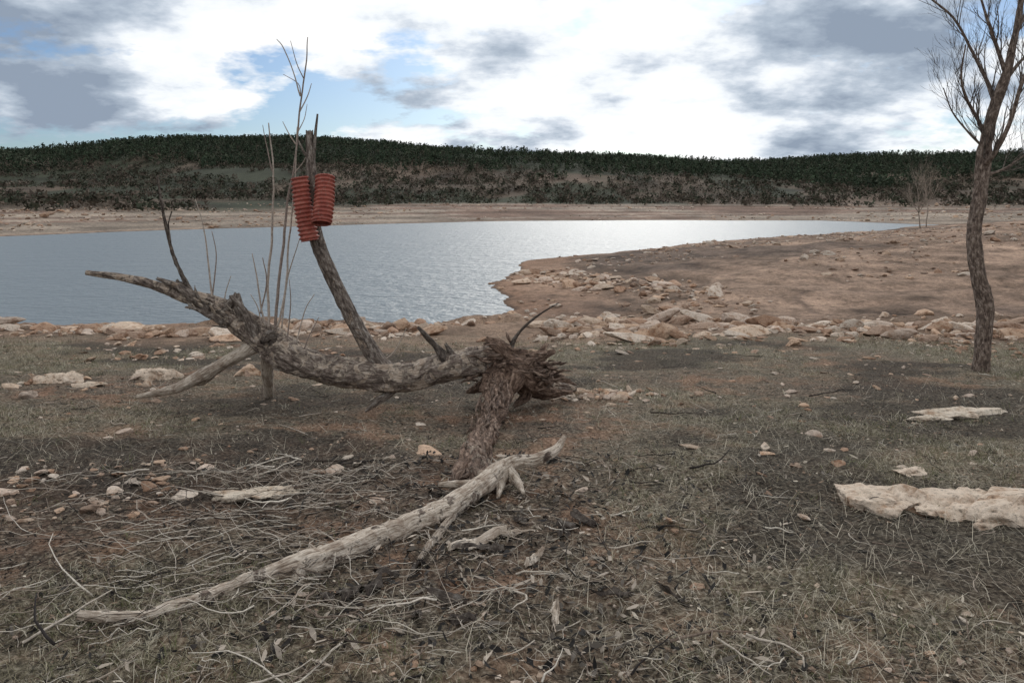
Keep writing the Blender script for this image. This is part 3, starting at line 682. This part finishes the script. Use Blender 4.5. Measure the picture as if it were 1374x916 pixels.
pn=1.3*fbm(x*.012,y*.008,o=4,s=160)+.4*fbm(x*.05,y*.05,o=2,s=163)+1.5*(ss(.05,.6,tt)-.40)+.12*ss(50,200,x)
k=(fr>.9)&(pn>.0);x,y=x[k],y[k]
mb=MB();H=rng.uniform(2.0,5.8,len(x));crowns(mb,x,y,H,H*rng.uniform(.5,.9,len(x)),np.array([(.046,.062,.038),(.034,.048,.031),(.058,.066,.045)]),20,True)
mb.obj('pine_forest',M_fol,False)
N=34000
y=np.sqrt(rng.uniform(140**2,620**2,N));x=y*rng.uniform(-.75,.75,N)
_,_,_,sfx,fr,tt,_=terrain(x,y,True)
k=(sfx+fbm(x*.012,y*.012,o=5,s=97)*30>46)&(fbm(x*.03,y*.02,o=4,s=161)+.6*fbm(x*.1,y*.08,o=2,s=162)>-.10);x,y=x[k],y[k]
mb=MB();H=rng.uniform(.5,2.2,len(x));crowns(mb,x,y,H,H*rng.uniform(1.0,2.0,len(x)),np.array([(.054,.055,.038),(.085,.07,.053),(.045,.05,.034),(.11,.088,.07)]),16,False)
mb.obj('scrubland_bushes',M_fol,False)

# ---------------------------------------------------------------- sky + light
EL,AZ=math.radians(27),math.radians(9)
sd=Vector((math.sin(AZ)*math.cos(EL),math.cos(AZ)*math.cos(EL),math.sin(EL)))
wd=bpy.data.worlds.new('World');scene.world=wd;wd.use_nodes=True;nt=wd.node_tree
nt.nodes.clear();out=nd(nt,'ShaderNodeOutputWorld')
sky=nd(nt,'ShaderNodeTexSky');sky.sky_type='NISHITA';sky.sun_disc=False;sky.sun_elevation=EL;sky.sun_rotation=AZ
b1=nd(nt,'ShaderNodeBackground');b1.inputs[1].default_value=.075
nt.links.new(mix(nt,1.,sky.outputs[0],(.60,.80,1.10),'MULTIPLY'),b1.inputs[0])
tc=nd(nt,'ShaderNodeTexCoord').outputs['Generated']
sx=nd(nt,'ShaderNodeSeparateXYZ');nt.links.new(tc,sx.inputs[0])
zz=math_(nt,'ADD',math_(nt,'MAXIMUM',sx.outputs[2],0.),.27)
cb=nd(nt,'ShaderNodeCombineXYZ')
nt.links.new(math_(nt,'DIVIDE',sx.outputs[0],zz),cb.inputs[0]);nt.links.new(math_(nt,'DIVIDE',sx.outputs[1],zz),cb.inputs[1]);cb.inputs[2].default_value=1.3
pv=cb.outputs[0]
n1=noise(nt,pv,2.6,8,.56);n2=noise(nt,pv,1.0,2,.5)
def lobe(az,el,pw):
    d=(math.sin(math.radians(az))*math.cos(math.radians(el)),math.cos(math.radians(az))*math.cos(math.radians(el)),math.sin(math.radians(el)))
    v=nd(nt,'ShaderNodeVectorMath',operation='DOT_PRODUCT');nt.links.new(tc,v.inputs[0]);v.inputs[1].default_value=d
    return math_(nt,'POWER',math_(nt,'MAXIMUM',v.outputs['Value'],0.),pw)
br_=math_(nt,'ADD',math_(nt,'MULTIPLY',lobe(10,6,90),.09),math_(nt,'MULTIPLY',lobe(-19,11,150),.06))
gl=math_(nt,'ADD',math_(nt,'MULTIPLY',lobe(9,20,8),.045),math_(nt,'MULTIPLY',lobe(180,45,1.5),.16))
dk=math_(nt,'ADD',math_(nt,'MULTIPLY',lobe(20,14,110),.12),math_(nt,'MULTIPLY',lobe(-28,6,40),.02))
v=math_(nt,'ADD',math_(nt,'MULTIPLY',n1,1.),math_(nt,'MULTIPLY',n2,.3))
v=math_(nt,'SUBTRACT',math_(nt,'ADD',math_(nt,'ADD',v,br_),gl),dk)
cloud=ramp(nt,v,[(.51,(.27,.33,.42)),(.59,(.43,.50,.59)),(.65,(.64,.70,.78)),(.70,(.86,.90,.94)),(.78,(1.,1.,1.))])
b2=nd(nt,'ShaderNodeBackground');b2.inputs[1].default_value=1.08;nt.links.new(cloud,b2.inputs[0])
cn=math_(nt,'SUBTRACT',noise(nt,pv,1.8,6,.6),math_(nt,'MULTIPLY',lobe(-18,6,60),.07))
cov=ramp(nt,cn,[(.38,0.),(.45,1.)])
ms=nd(nt,'ShaderNodeMixShader');nt.links.new(cov,ms.inputs[0]);nt.links.new(b1.outputs[0],ms.inputs[1]);nt.links.new(b2.outputs[0],ms.inputs[2])
nt.links.new(ms.outputs[0],out.inputs[0])
l=bpy.data.lights.new('sun','SUN');l.energy=1.3;l.angle=math.radians(20);l.color=(1,.96,.9)
lo=bpy.data.objects.new('sun',l);scene.collection.objects.link(lo);lo.rotation_euler=sd.to_track_quat('Z','Y').to_euler()

# ---------------------------------------------------------------- camera
cam=bpy.data.cameras.new('camera');co=bpy.data.objects.new('camera',cam);scene.collection.objects.link(co)
co.location=(0,0,CAMH);co.rotation_euler=(math.radians(90),0,0)
cam.lens=28;cam.sensor_width=36;cam.shift_y=-(458-HY)/1374.0;cam.clip_start=.05;cam.clip_end=9000
scene.camera=co
scene.view_settings.view_transform='Standard';scene.view_settings.look='None';scene.view_settings.exposure=0
